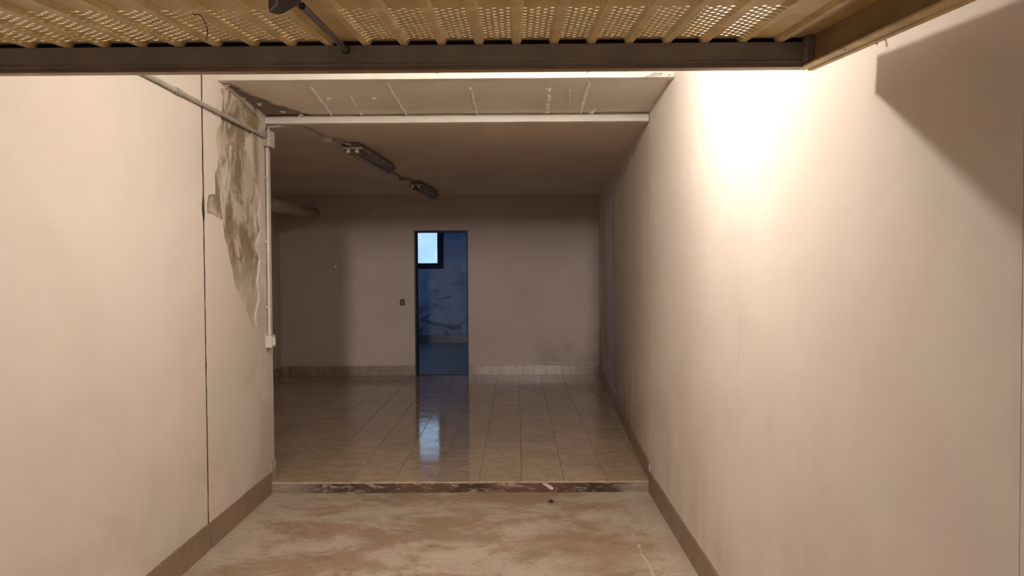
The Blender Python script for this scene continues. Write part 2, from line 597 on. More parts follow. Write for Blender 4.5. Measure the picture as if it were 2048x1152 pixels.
M['joint'] = plain('dirty_joint_filler', (0.045, 0.030, 0.022), 0.9, var=0.4, scale=30)
M['bare'] = plain('bare_grey_plaster_spot', (0.46, 0.41, 0.36), 0.9, var=0.15, scale=40)
M['leaf'] = plain('dry_leaf', (0.035, 0.022, 0.014), 0.8)
M['chip'] = plain('white_paint_chip', (0.72, 0.65, 0.56), 0.7)


def glass_mat(name, col, alpha):
    n = N(name)
    n.b.inputs['Alpha'].default_value = alpha
    return n.done(col, 0.18)


M['diffuser'] = glass_mat('dusty_clear_cover', (0.16, 0.125, 0.10), 0.72)


def emis(name, col, strength, tex=False):
    n = N(name)
    n.done(col, 0.4)
    c = col
    if tex:
        a = n.noise(5, 4, 0.6, 1.2, n.map((1, 1, 0.7)))
        x, y, z = n.sep()
        c = n.mix(n.ma('MULTIPLY', n.ramp(a, 0.35, 0.7), 0.5), col, tuple(q * 0.72 for q in col))
    n.put(n.b.inputs['Emission Color'], c)
    n.b.inputs['Emission Strength'].default_value = strength
    return n.m


M['bulb'] = emis('lit_bulb', (1.0, 0.945, 0.855), BULB)
M['pane'] = emis('frosted_pane_daylight', (0.48, 0.76, 1.0), PANE, True)
M['pane_fill'] = emis('fill_pane_glow', (0.15, 0.40, 1.0), 1.7, True)  # glow of the added side window, fills the cellar with blue light


# ================================================================== THE SETTING
XL, XR = -1.75, 0.933
YS = 5.2                       # step and rear lintel
YB = 10.5                      # back wall of the rear room
Y2 = 15.2                      # far wall of the cellar
ZF = 0.08                      # rear floor level
ZR = 2.62                      # rear ceiling
ZM0, ZM1 = 2.712, 2.664        # middle ceiling at the front and rear lintel
YL2 = 4.36
ZC = 2.89                      # front ceiling
YC = 4.145                     # joint in the left wall
YE = 5.285                     # end of the left wall


def xr(y):                     # right wall, which turns outward behind the step
    pts = [(-1.2, XR), (4.9, XR), (5.2, XR + 0.002), (5.5, XR + 0.014), (YB, 1.17), (YB + 0.3, 1.183)]
    for (a, xa), (b, xb) in zip(pts, pts[1:]):
        if y <= b:
            return xa + (xb - xa) * (y - a) / (b - a)
    return pts[-1][1]


def S(o):
    o['kind'] = 'structure'
    return o


# floors
m = MB().box(XL - 0.2, XR + 0.2, -1.5, YS + 0.02, -0.1, 0.0)
floor = S(m.build('floor', M['floor']))
m = MB().box(-3.6, 1.5, YS - 0.001, YB + 0.13, -0.1, ZF - 0.004)
floor_tiled = S(m.build('floor_tiled', M['grout']))
m = MB().box(-3.6, 1.5, YB + 0.131, Y2 + 0.1, -0.1, ZF)
floor_cellar = S(m.build('floor_cellar', M['far_floor']))

# right wall with the turn, with a fine groove near the viewer
m = MB()
ys = [1.3715, 2.5, 3.5, 4.3, 4.75, 4.9, 5.05, 5.2, 5.35, 5.5, 6, 7, 8, 9, YB + 0.02]
for a, b in zip(ys, ys[1:]):
    xa, xb = xr(a), xr(b)
    m.add([(xa, a, -0.05), (xb, b, -0.05), (xb, b, 3.05), (xa, a, 3.05), (1.4, a, -0.05), (1.4, b, -0.05), (1.4, b, 3.05), (1.4, a, 3.05)],
          [(0, 1, 2, 3), (4, 5, 6, 7), (3, 2, 6, 7), (0, 1, 5, 4)])
m.add([(XR, 1.3715, -0.05), (1.4, 1.3715, -0.05), (1.4, 1.3715, 3.05), (XR, 1.3715, 3.05)], [(0, 1, 2, 3)])
wall_right = S(m.build('wall_right', M['wall_right'], smooth=True))
m = MB().box(XR, 1.4, -1.2, 1.369, -0.05, 3.05)
near = m.build('plaster_panel', M['wall_right'], wall_right)

# left wall: bare masonry with an open joint, and a plaster coat on each side of it
m = MB()
m.box(-2.1, XL - 0.013, -1.2, YC - 0.009, -0.05, 3.05)
m.box(-2.1, XL - 0.013, YC + 0.009, YE - 0.003, -0.05, 3.05)
m.box(-2.1, XL - 0.07, YC - 0.02, YC + 0.02, -0.05, 3.05)
wall_left = S(m.build('wall_left', M['masonry']))


def jitter(poly, step, amp, seed=0, keep=lambda p: False):
    out = []
    n = len(poly)
    for i in range(n):
        a, b = Vector(poly[i]), Vector(poly[(i + 1) % n])
        k = max(1, int((b - a).length / step))
        if keep(a) and keep(b):
            out.append(tuple(a))
            continue
        for j in range(k):
            p = a.lerp(b, j / k)
            if j == 0 and keep(a):
                out.append(tuple(p))
                continue
            q = mnoise.noise_vector(Vector((p.x * 23 + seed, p.y * 23, 3.1))) + mnoise.noise_vector(Vector((p.x * 70 + seed, p.y * 70, 9))) * 0.5
            out.append((p.x + q.x * amp, p.y + q.y * amp))
    return out


def on_left(p, t):
    return V(XL - t * 0.0135, p[0], p[1])


# joint edges wander a little
def edge(y, sgn, seed):
    pts = []
    z = -0.04
    while z < 3.04:
        k = mnoise.noise(Vector((z * 9, seed, 0))) * 0.0035 + mnoise.noise(Vector((z * 33, seed, 4))) * 0.002
        wide = 0.0
        if 1.85 < z < 2.0:                                # broken bit at the height of the damage
            wide = 0.012 * math.sin((z - 1.85) / 0.15 * math.pi)
        pts.append((y + k + sgn * wide, z))
        z += 0.025
    pts.append((y, 3.045))
    return pts


le = edge(YC - 0.010, -1, 1.0)
out = [(-1.2, -0.05), (YC - 0.010, -0.05)] + le + [(-1.2, 3.045)]
m = MB().sheet([out], on_left, 1.0)
m.build('plaster_coat', M['wall_left'], wall_left)

re_ = edge(YC + 0.010, 1, 5.0)
out = [(YC + 0.010, -0.05), (YE, -0.05), (YE, 3.045)] + re_[::-1]
PEEL = [(441, 178), (446, 195), (444, 215), (441, 232), (443, 245), (434, 261), (433, 285), (436, 305), (435, 335), (430, 346),
        (430, 388), (417, 391), (413, 410), (414, 425), (430, 432), (446, 440), (449, 475), (456, 505), (465, 540), (470, 570),
        (478, 590), (492, 620), (505, 652), (515, 655), (512, 630), (520, 600), (516, 560), (521, 520), (513, 490), (523, 460),
        (519, 430), (522, 395), (517, 370), (507, 345), (500, 320), (493, 300), (495, 275), (505, 262), (519, 258), (522, 246), (517, 236),
        (500, 216), (484, 200), (470, 188), (455, 176)]
hole = []
for p in PEEL:
    q = on_x(p[0], p[1], XL)
    hole.append((q.y, q.z))
hole = jitter(hole, 0.018, 0.007, 2)
m = MB().sheet([out, hole[::-1]], on_left, 1.0)
m.build('plaster_coat', M['wall_left'], wall_left)

m = MB()
fz = [-0.04 + 0.05 * k for k in range(62)]
for za, zb in zip(fz, fz[1:]):
    dx = 0.0015 + 0.003 * abs(mnoise.noise(Vector((za * 7, 3, 3))))
    m.box(XL - 0.07, XL - dx, YC - 0.016, YC + 0.016, za, zb)
m.box(XL - 0.07, XL + 0.004, YC - 0.010, YC + 0.008, 0.0, 0.146)
m.build('joint_filler', M['joint'], wall_left)

# partition behind the left wall, rear left wall, back wall with the doorway, cellar walls
m = MB().box(-3.6, XL - 0.0075, YE - 0.15, YE, -0.05, 3.05)
S(m.build('wall_partition', M['wall']))
m = MB().add([(-3.30, YE, -0.05), (-3.36, YB + 0.02, -0.05), (-3.36, YB + 0.02, 3.05), (-3.30, YE, 3.05),
              (-3.6, YE, -0.05), (-3.6, YB + 0.02, -0.05), (-3.6, YB + 0.02, 3.05), (-3.6, YE, 3.05)],
             [(0, 1, 2, 3), (4, 7, 6, 5), (3, 2, 6, 7), (0, 4, 5, 1), (0, 3, 7, 4), (1, 5, 6, 2)])
S(m.build('wall_rear_left', M['wall_back']))
dl = on_y(829.5, 600, YB).x
dr = on_y(936.5, 600, YB).x
dz = on_y(883, 461, YB).z
m = MB().box(-3.6, dl, YB, YB + 0.22, -0.05, 3.05)
m.box(dr, 1.5, YB, YB + 0.22, -0.05, 3.05)
m.box(dl, dr, YB, YB + 0.22, dz, 3.05)
S(m.build('wall_back', M['wall_back']))

# window in the cellar's far wall
wx1 = on_y(886, 500, Y2).x
wz0 = on_y(870, 537.5, Y2).z
wx0 = wx1 - 1.15
wz1 = wz0 + 0.95
m = MB().box(-3.6, wx0, Y2, Y2 + 0.2, -0.05, 3.05)
m.box(wx1, 1.5, Y2, Y2 + 0.2, -0.05, 3.05)
m.box(wx0, wx1, Y2, Y2 + 0.2, -0.05, wz0)
m.box(wx0, wx1, Y2, Y2 + 0.2, wz1, 3.05)
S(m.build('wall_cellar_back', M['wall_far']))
W2 = (12.1, 13.7, 1.35, 2.2)                  # unseen window added in the side wall to light the cellar
m = MB().box(-3.6, -3.4, YB + 0.2, W2[0], -0.05, 3.05)
m.box(-3.6, -3.4, W2[1], Y2 + 0.1, -0.05, 3.05)
m.box(-3.6, -3.4, W2[0], W2[1], -0.05, W2[2])
m.box(-3.6, -3.4, W2[0], W2[1], W2[3], 3.05)
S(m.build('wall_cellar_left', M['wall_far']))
m = MB().box(0.2, 0.4, YB + 0.2, Y2 + 0.1, -0.05, 3.05)
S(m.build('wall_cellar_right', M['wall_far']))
m = MB().box(-3.6, 1.5, YB + 0.1, Y2 + 0.2, 2.62, 2.75)
S(m.build('ceiling_cellar', M['wall_far']))

win = S(empty('window_1', (wx0, Y2, wz0)))
fw = 0.115
m = MB().box(wx0, wx0 + fw, Y2 - 0.03, Y2 + 0.06, wz0, wz1); m.build('frame_stile', M['black_frame'], win, bevel=0.004)
m = MB().box(wx1 - fw, wx1, Y2 - 0.03, Y2 + 0.06, wz0, wz1); m.build('frame_stile', M['black_frame'], win, bevel=0.004)
m = MB().box(wx0 + fw, wx1 - fw, Y2 - 0.03, Y2 + 0.06, wz0, wz0 + fw); m.build('frame_rail', M['black_frame'], win, bevel=0.004)
m = MB().box(wx0 + fw, wx1 - fw, Y2 - 0.03, Y2 + 0.06, wz1 - fw, wz1); m.build('frame_rail', M['black_frame'], win, bevel=0.004)
mid = (wx0 + wx1) / 2
m = MB().box(mid - 0.05, mid + 0.05, Y2 - 0.03, Y2 + 0.06, wz0 + fw, wz1 - fw); m.build('frame_mullion', M['black_frame'], win, bevel=0.004)
for a, b in ((wx0 + fw, mid - 0.05), (mid + 0.05, wx1 - fw)):
    m = MB().box(a, b, Y2 + 0.02, Y2 + 0.026, wz0 + fw, wz1 - fw)
    m.build('pane', M['pane'], win)

win2 = S(empty('window_fill', (-3.4, W2[0], W2[2])))  # added out of view as a fill light for the cellar
for a, b, c, d in ((W2[0], W2[0] + 0.06, W2[2], W2[3]), (W2[1] - 0.06, W2[1], W2[2], W2[3]), (W2[0], W2[1], W2[2], W2[2] + 0.06), (W2[0], W2[1], W2[3] - 0.06, W2[3])):
    MB().box(-3.48, -3.42, a, b, c, d).build('frame_bar', M['black_frame'], win2)
MB().box(-3.455, -3.45, W2[0] + 0.06, W2[1] - 0.06, W2[2] + 0.06, W2[3] - 0.06).build('pane', M['pane_fill'], win2)

# metal lining of the doorway
door = S(empty('door_1', ((dl + dr) / 2, YB, ZF)))
t = 0.022
m = MB().box(dl, dl + t, YB - 0.006, YB + 0.226, ZF, dz - t); m.build('jamb', M['dark_metal'], door)
m = MB().box(dr - t, dr, YB - 0.006, YB + 0.226, ZF, dz - t); m.build('jamb', M['dark_metal'], door)
m = MB().box(dl, dr, YB - 0.006, YB + 0.226, dz - t, dz); m.build('head', M['dark_metal'], door)

# ceilings
m = MB().box(-3.6, 1.5, YS + 0.03, YB + 0.1, ZR, ZR + 0.2)
S(m.build('ceiling_rear', M['ceiling_rear']))
m = MB()
nx, ny = 24, 8
g = []
for j in range(ny + 1):
    for i in range(nx + 1):
        y = YL2 + 0.02 + (YS - YL2 + 0.01) * j / ny
        x = XL - 0.05 + (XR + 0.12 - XL) * i / nx
        z = ZM0 + (ZM1 - ZM0) * j / ny + mnoise.noise(Vector((x * 2.2, y * 2.2, 1))) * 0.004
        g.append((x, y, z))
fs = [(j * (nx + 1) + i, j * (nx + 1) + i + 1, (j + 1) * (nx + 1) + i + 1, (j + 1) * (nx + 1) + i) for j in range(ny) for i in range(nx)]
k = len(g)
g += [(p[0], p[1], p[2] + 0.12) for p in g]
fs += [tuple(i + k for i in f) for f in fs]
for i in range(nx):
    for j in (0, ny):
        a = j * (nx + 1) + i
        fs.append((a, a + 1, a + 1 + k, a + k))
m.add(g, fs)
ceil_mid = S(m.build('ceiling_middle', M['mid_ceiling'], smooth=True))
m = MB().box(XL - 0.2, XR + 0.3, -1.2, YL2 + 0.05, ZC, ZC + 0.15)
S(m.build('ceiling', M['ceiling_front']))


m = MB().box(XL - 0.2, XR + 0.3, -0.62, -0.42, 2.02, ZC + 0.1)
S(m.build('wall_front', M['wall']))


# lintel boards with slightly uneven lower edges
def lintel(name, y0, y1, z0, z1, x0, x1, seed):
    mb = MB()
    n = 60
    vs, fs = [], []
    for i in range(n + 1):
        x = x0 + (x1 - x0) * i / n
        d0 = mnoise.noise(Vector((x * 4, seed, 0))) * 0.0022
        d1 = mnoise.noise(Vector((x * 4, seed, 7))) * 0.003
        vs += [(x, y0 + d1, z0 + d0), (x, y1, z0 + d0), (x, y1, z1), (x, y0 + d1, z1 + d1)]
    for i in range(n):
        a = i * 4
        for q in range(4):
            fs.append((a + q, a + (q + 1) % 4, a + 4 + (q + 1) % 4, a + 4 + q))
    fs += [(0, 1, 2, 3), tuple(n * 4 + q for q in (3, 2, 1, 0))]
    mb.add(vs, fs)
    return S(mb.build(name, M['trim'], bevel=0.003))


trim1 = lintel('trim_1', YL2, YL2 + 0.07, on_y(880, 157.5, YL2).z, ZC, XL - 0.02, XR - 0.001, 2.0)
trim2 = lintel('trim_2', YS - 0.012, YS + 0.06, on_y(912, 245.3, YS).z, on_y(912, 231.5, YS).z, XL - 0.02, XR - 0.003, 5.0)

for pts in (((1290, 152.5), (1297, 151), (1304, 146.5), (1313, 145), (1322, 145.5), (1325, 147.5), (1321, 151), (1311, 152), (1302, 153), (1294, 154.5)),
            ((1336, 149.5), (1340, 148.5), (1341, 151), (1337, 152)), ((1172, 144), (1178, 143.5), (1177, 146), (1173, 146)),
            ((868, 144.5), (878, 145), (877, 147.5), (870, 147)), ((1237, 141), (1250, 139), (1256, 141.5), (1252, 143.5), (1243, 142.5))):
    q3 = [on_y(p[0], p[1], YL2) for p in pts]
    MB().prism([(p.x, p.z) for p in q3], 1, YL2 - 0.0055, YL2 + 0.004).build('bare_patch', M['bare'], trim1)

# step riser with chipped paint
m = MB()
n = 90
vs_, fs_ = [], []
for i in range(n + 1):
    x = XL + 0.004 + (XR - XL - 0.006) * i / n
    rows = [(0.0, 0.0), (0.025, 0.002), (0.055, 0.003), (0.071, 0.0)]
    for z, dy in rows:
        q = mnoise.noise(Vector((x * 14, z * 60, 2))) * 0.0035 + mnoise.noise(Vector((x * 50, z * 90, 5))) * 0.0015
        zz = z + (mnoise.noise(Vector((x * 12, 1, 1))) * 0.003 if z > 0.07 else 0)
        vs_.append((x, YS - 0.013 - dy + q, zz))
    vs_.append((x, YS + 0.01, 0.071))
    vs_.append((x, YS + 0.01, 0.0))
for i in range(n):
    a = i * 6
    for q in range(6):
        fs_.append((a + q, a + (q + 1) % 6, a + 6 + (q + 1) % 6, a + 6 + q))
fs_ += [tuple(range(6)), tuple(n * 6 + 5 - q for q in range(6))]
m.add(vs_, fs_)
step = S(m.build('trim_3', M['step'], smooth=True))
step['label'] = 'chipped dark red step edge'

# ------------------------------------------------------------------ floor tiles
P = 0.302
GAP = 0.0022
TOP = 0.0016


def tile_mesh(poly, name, mat, zb, zt):
    """a flat tile with a chamfered rim from a convex polygon centred on its own origin"""
    n = len(poly)
    c = Vector((sum(p[0] for p in poly) / n, sum(p[1] for p in poly) / n))
    ins = []
    for p in poly:
        d = (c - Vector(p))
        ins.append(Vector(p) + d.normalized() * min(0.0028, d.length * 0.3))
    mb = MB()
    vs = [(p[0], p[1], zb) for p in poly] + [(p[0], p[1], zt - TOP) for p in poly] + [(p.x, p.y, zt) for p in ins]
    fs = [tuple(range(2 * n, 3 * n))]
    for i in range(n):
        j = (i + 1) % n
        fs += [(i, j, n + j, n + i), (n + i, n + j, 2 * n + j, 2 * n + i)]
    mb.add(vs, fs)
    return mb.mesh(name, mat)


def clip(poly, a, b, c):
    """keep a*x + b*y <= c"""
    out = []
    for i in range(len(poly)):
        p, q = poly[i], poly[(i + 1) % len(poly)]
        dp, dq = a * p[0] + b * p[1] - c, a * q[0] + b * q[1] - c
        if dp <= 0: out.append(p)
        if dp * dq < 0:
            t_ = dp / (dp - dq)
            out.append((p[0] + (q[0] - p[0]) * t_, p[1] + (q[1] - p[1]) * t_))
    return out


h = P / 2 - GAP / 2
full = tile_mesh([(-h, -h), (h, -h), (h, h), (-h, h)], 'tile', M['tile'], -0.012, 0.0)
X0 = on_z(958, 962, ZF).x
ncol0 = math.floor((-3.36 - X0) / P)
slope = (1.17 - (XR + 0.014)) / (YB - 5.5)
jj = 0
y0 = YS - 0.018
while y0 < YB - 0.01:
    for i in range(ncol0, 6):
        cx, cy = X0 + (i + 0.5) * P, y0 + P / 2
        poly = [(cx - h, cy - h), (cx + h, cy - h), (cx + h, cy + h), (cx - h, cy + h)]
        q = clip(poly, 0, 1, YB - 0.006)
        if q: q = clip(q, 1, -slope, XR + 0.014 - slope * 5.5 - 0.004)
        if q: q = clip(q, -1, 0, 3.34)
        parts = [q]
        if q and cy - P / 2 < YE and cx - P / 2 < XL:       # round the end of the left wall
            parts = [clip(q, -1, 0, -(XL + 0.004)), clip(clip(q, 1, 0, XL + 0.003), 0, -1, -(YE + 0.002))]
        for q in parts:
            if not q or len(q) < 3: continue
            area = abs(sum(q[k][0] * q[(k + 1) % len(q)][1] - q[(k + 1) % len(q)][0] * q[k][1] for k in range(len(q)))) / 2
            if area < 0.0008: continue
            if area > (2 * h) ** 2 - 1e-6:
                me = full
            else:
                me = tile_mesh([(p[0] - cx, p[1] - cy) for p in q], 'tile', M['tile'], -0.012, 0.0)
            o = bpy.data.objects.new('tile', me)
            C.objects.link(o)
            o.parent = floor_tiled
            o.location = (cx, cy, ZF + random.uniform(-0.0004, 0.0004))
            o.rotation_euler = (random.gauss(0, 0.0011), random.gauss(0, 0.0011), 0)
    y0 += P
    jj += 1


# ------------------------------------------------------------------ skirting tiles
def skirting(name, pts_from, pts_to, joints, z0, hgt, mat, proud, grout=M['grout_pale'], nsign=1):
    """straight skirting between two floor points; joints = distances along it; pieces stand proud to the left of the run"""
    a, b = Vector(pts_from), Vector(pts_to)
    d = (b - a)
    L = d.length
    d.normalize()
    nrm = Vector((-d.y, d.x)) * nsign

    def P3(s_, t_, z):
        p = a + d * s_ + nrm * t_
        return (p.x, p.y, z)
    mb = MB()
    th = proud * 0.72
    mb.add([P3(0, 0, z0), P3(L, 0, z0), P3(L, th, z0), P3(0, th, z0), P3(0, 0, z0 + hgt - 0.002), P3(L, 0, z0 + hgt - 0.002), P3(L, th, z0 + hgt - 0.002), P3(0, th, z0 + hgt - 0.002)],
           [(0, 1, 2, 3), (4, 5, 6, 7), (0, 1, 5, 4), (1, 2, 6, 5), (2, 3, 7, 6), (3, 0, 4, 7)])
    root = S(mb.build(name, grout))
    js = [0] + [j for j in joints if 0.01 < j < L - 0.01] + [L]
    for i in range(len(js) - 1):
        s0, s1 = js[i] + 0.0012, js[i + 1] - 0.0012
        dz_ = random.uniform(-0.002, 0.002)
        pr = proud + random.uniform(-0.0006, 0.0006)
        mb = MB()
        mb.add([P3(s0, 0.001, z0 + 0.001), P3(s1, 0.001, z0 + 0.001), P3(s1, pr, z0 + 0.001), P3(s0, pr, z0 + 0.001),
                P3(s0, 0.001, z0 + hgt + dz_), P3(s1, 0.001, z0 + hgt + dz_), P3(s1, pr - 0.003, z0 + hgt + dz_), P3(s0, pr - 0.003, z0 + hgt + dz_),
                P3(s0, pr, z0 + hgt + dz_ - 0.004), P3(s1, pr, z0 + hgt + dz_ - 0.004)],
               [(3, 2, 1, 0), (4, 5, 6, 7), (0, 1, 5, 4), (2, 3, 8, 9), (7, 6, 9, 8), (1, 2, 9, 6, 5), (3, 0, 4, 7, 8)])
        c = P3((s0 + s1) / 2, proud / 2, z0)
        mb.build('skirting_tile', mat, root, origin=c)
    return root


HB = 0.148
# front left, split by the open joint
skirting('baseboard_left', (XL, YC - 0.012), (XL, -1.2), [0.56 + 0.56 * k for k in range(9)], 0, HB, M['base_front'], 0.012)
skirting('baseboard_left_rear', (XL, YS - 0.004), (XL, YC + 0.010), [0.265, 0.52], 0, HB, M['base_front'], 0.013)
skirting('baseboard_right', (XR, -1.2), (XR, YS - 0.014), [1.2 + 4.40 - 0.285 * k for k in range(19, -3, -1)], 0, HB, M['base_front'], 0.012)
HR = 0.138
skirting('baseboard_corner', (XL, YE), (XL, YS - 0.002), [], ZF, HR, M['base_rear'], 0.012)
skirting('baseboard_right_rear', (xr(YS), YS), (xr(5.5), 5.5), [0.15], ZF, 0.12, M['base_front'], 0.010)
skirting('baseboard_right_back', (xr(5.5), 5.5), (xr(YB), YB), [0.302 * k for k in range(1, 18)], ZF, 0.122, M['base_front'], 0.010)
skirting('baseboard_back', (1.17, YB), (dr, YB), [0.302 * k for k in range(1, 8)], ZF, HR, M['base_rear'], 0.010)
skirting('baseboard_back_left', (dl, YB), (-3.36, YB), [0.302 * k for k in range(1, 9)], ZF, HR, M['base_rear'], 0.010)
skirting('baseboard_rear_left', (-3.355, YB), (-3.30, YE), [0.302 * k for k in range(1, 18)], ZF, HR, M['base_rear'], 0.010)
skirting('baseboard_cellar', (0.2, Y2), (-3.4, Y2), [0.302 * k for k in range(1, 13)], ZF, 0.16, M['base_dark'], 0.010)


# ------------------------------------------------------------------ plaster ridges on the middle ceiling
def zmid(y):
    return ZM0 + (ZM1 - ZM0) * (y - YL2 - 0.02) / (YS - YL2 + 0.01)


def on_mid(px, py):
    p = on_z(px, py, 2.69)
    for _ in range(6):
        p = on_z(px, py, zmid(p.y))
    return p


def ridge(p0, p1, width, seed, broken=0.0, blobs=False):
    a, b = on_mid(*p0), on_mid(*p1)
    L = (b - a).length
    n = max(6, int(L / 0.016))
    vs, fs = [], []
    sd = Vector(((b - a).y, -(b - a).x, 0)).normalized()
    for i in range(n + 1):
        t_ = i / n
        p = a.lerp(b, t_)
        k = mnoise.noise(Vector((t_ * L * 30, seed, 0)))
        p = p + sd * mnoise.noise(Vector((t_ * L * 12, seed, 5))) * 0.008
        wd = width * (0.7 + 0.9 * abs(k))
        hh = 0.013 * (0.6 + abs(mnoise.noise(Vector((t_ * L * 40, seed, 9)))) * 1.3)
        if mnoise.noise(Vector((t_ * L * 18, seed, 3))) < broken - 0.5 or i in (0, n):
            hh = -0.004
            wd *= 0.4
        z = zmid(p.y)
        vs += [tuple(p + sd * wd + V(0, 0, z - p.z + 0.005)), tuple(p + sd * wd * 0.3 + V(0, 0, z - p.z - hh)), tuple(p - sd * wd * 0.5 + V(0, 0, z - p.z - hh * 0.8)), tuple(p - sd * wd + V(0, 0, z - p.z + 0.005))]
    for i in range(n):
        for q in range(3):
            fs.append((i * 4 + q, i * 4 + q + 1, i * 4 + 5 + q, i * 4 + 4 + q))
    mb = MB().add(vs, fs)
    return mb.build('plaster_ridge', M['ridge'], ceil_mid, origin=a)


for k, (p0, p1, wd, br) in enumerate([((622, 173), (664, 231), 0.010, 0.1), ((701, 190), (724, 231), 0.008, 0.4), ((774, 166), (814, 231), 0.010, 0.15),
                                      ((941, 174), (955, 231), 0.012, 0.35), ((1096, 176), (1096, 230), 0.022, 0.45), ((1140, 176), (1137, 229), 0.005, 0.3),
                                      ((1178, 165), (1160, 230), 0.016, 0.35), ((1190, 217), (1176, 231), 0.022, 0.3), ((645, 196), (700, 195), 0.004, 0.5), ((728, 196), (756, 195), 0.004, 0.4)]):
    ridge(p0, p1, wd, k * 3.7 + 1, br)

# loose flakes of paint in the mouldy corner
for k, (px, py, s_) in enumerate([(462, 176, .035), (470, 189, .05), (478, 197, .045), (490, 205, .03), (508, 216, .035), (566, 221, .028), (452, 166, .03), (485, 192, .03), (602, 228, .03), (520, 205, .025)]):
    p = on_mid(px, py)
    n = 7
    r0 = random.uniform(0, 6)
    vs = []
    for i in range(n):
        a = r0 + i * math.tau / n
        rr = s_ * random.uniform(0.45, 1.0)
        vs.append((p.x + rr * math.cos(a), p.y + rr * math.sin(a) * 0.6, zmid(p.y) - 0.002 - random.uniform(0, 0.02)))
    c = len(vs)
    vs2 = vs + [(v[0], v[1], v[2] + 0.002) for v in vs]
    mb = MB().add(vs2, [tuple(range(n)), tuple(range(2 * n - 1, n - 1, -1))] + [(i, (i + 1) % n, n + (i + 1) % n, n + i) for i in range(n)])
    mb.build('paint_flake', M['ridge'], ceil_mid, origin=tuple(p))

# ================================================================== THE OVERHEAD DOOR
TH = math.radians(5.5)
GY = 2.02
gx1 = on_y(1640, 130, GY).x               # outer right side of the frame
gx0 = gx1 - 2.50
gbz = on_y(880, 139, GY).z                # lowest line of the end rail
gtz = on_y(880, 89.5, GY).z               # top line of the end rail
gate = bpy.data.objects.new('garage_door', None)
C.objects.link(gate)
gate.location = (0, GY, gtz)
gate.rotation_euler = (TH, 0, 0)
tag(gate, 'ochre ribbed steel up-and-over door raised overhead with perforated vent bands', 'garage door')
WL[gate.name] = V(0, 0, 0)                # parts are given in the door's own axes: y runs inward, z up
BH = gtz - gbz                            # rail height
GL = 2.35                                 # length of the leaf
RAILW = 0.045
cxr = lambda px: on_y(px, 84, GY).x
xs_end = cxr(1618)
ZS = 0.0125                               # sheet above the rail's top


def gpart(mb, name, mat, parent=gate, origin=(0, 0, 0), **kw):
    return mb.build(name, mat, parent, origin=origin, **kw)


# end rail: face, small ledge, lower lip
m = MB().prism([(0.0, 0.0), (0.05, 0.0), (0.05, -BH + 0.004), (0.002, -BH + 0.004), (0.002, -BH + 0.012), (-0.004, -BH + 0.0135), (-0.004, -BH + 0.0165), (0.0, -BH + 0.018)], 0, gx0 + 0.05, xs_end)
er = gpart(m, 'end_rail', M['gate_bar'])
m = MB().box(gx0 + 0.05, xs_end - 0.005, -0.001, 0.046, -BH, -BH + 0.0042)
gpart(m, 'lower_lip', M['gate_rail'], er)
m = MB().box(gx0 + 0.05, xs_end + 0.01, 0.010, 0.05, -0.001, ZS + 0.0005)
gpart(m, 'dark_gap_strip', M['black'], er)  # black strip stands in for the unlit gap between rail and sheet
# side rails with twin flanges
for sx, xa in ((1, gx1), (-1, gx0)):
    m = MB()
    prof = [(0, -BH + 0.004), (-0.026, -BH + 0.004), (-0.026, ZS + 0.002), (0, ZS + 0.002)]
    prof = [(xa + sx * p[0], p[1]) for p in prof]
    # polygon is in (x, z): sweep along y
    vs, fs = [], []
    k = len(prof)
    for y in (-GL, 0.046):
        vs += [(p[0], y, p[1]) for p in prof]
    fs = [tuple(range(k)), tuple(range(2 * k - 1, k - 1, -1))] + [(i, (i + 1) % k, k + (i + 1) % k, k + i) for i in range(k)]
    m.add(vs, fs)
    sr = gpart(m, 'side_rail', M['gate_rail'])
    m = MB()
    prof = [(0.002, -BH + 0.006), (0.002, -BH - 0.002), (-0.012, -BH - 0.002), (-0.014, -BH + 0.003), (-0.019, -BH + 0.003), (-0.021, -BH - 0.001), (-0.044, -BH + 0.001), (-0.044, -BH + 0.006)]
    prof = [(xa + sx * p[0], p[1]) for p in prof]
    k = len(prof)
    vs = []
    for y in (-GL, 0.046):
        vs += [(p[0], y, p[1]) for p in prof]
    m.add(vs, [tuple(range(k)), tuple(range(2 * k - 1, k - 1, -1))] + [(i, (i + 1) % k, k + (i + 1) % k, k + i) for i in range(k)])
    gpart(m, 'flange', M['gate_rib'], sr)
    m = MB().lathe([(0.0035, -0.0015), (0.0035, 0.001)], (xa - sx * 0.035, -0.24, -BH + 0.001), 10)
    gpart(m, 'rivet', M['black_metal'], sr)
# corner brackets
for sx, xa in ((1, gx1), (-1, gx0)):
    a, b = sorted((xa - sx * 0.026, xa - sx * 0.046))
    m = MB().box(a, b, -0.030, 0.045, -BH + 0.012, 0.010)
    gpart(m, 'corner_bracket', M['gate_bar'], bevel=0.002)
    if sx == 1:
        m = MB().box(xs_end, a + 0.001, 0.004, 0.045, -BH + 0.012, 0.004)
        gpart(m, 'corner_gusset', M['black_metal'])
# far rail near the street end
m = MB().box(gx0 + 0.045, gx1 - 0.045, -GL, -GL + 0.05, -BH, 0.0)
gpart(m, 'end_rail', M['gate_bar'])

# ribs and sheet strips
pitch = (cxr(1484.5) - cxr(733)) / 10
rx0 = cxr(733)
ribs = [rx0 + pitch * k for k in range(-15, 13)]
ribs = [r for r in ribs if gx0 + 0.03 < r < gx1 - 0.03]
RB, RT = 0.0095, 0.0155                    # half width of a rib's crown and foot


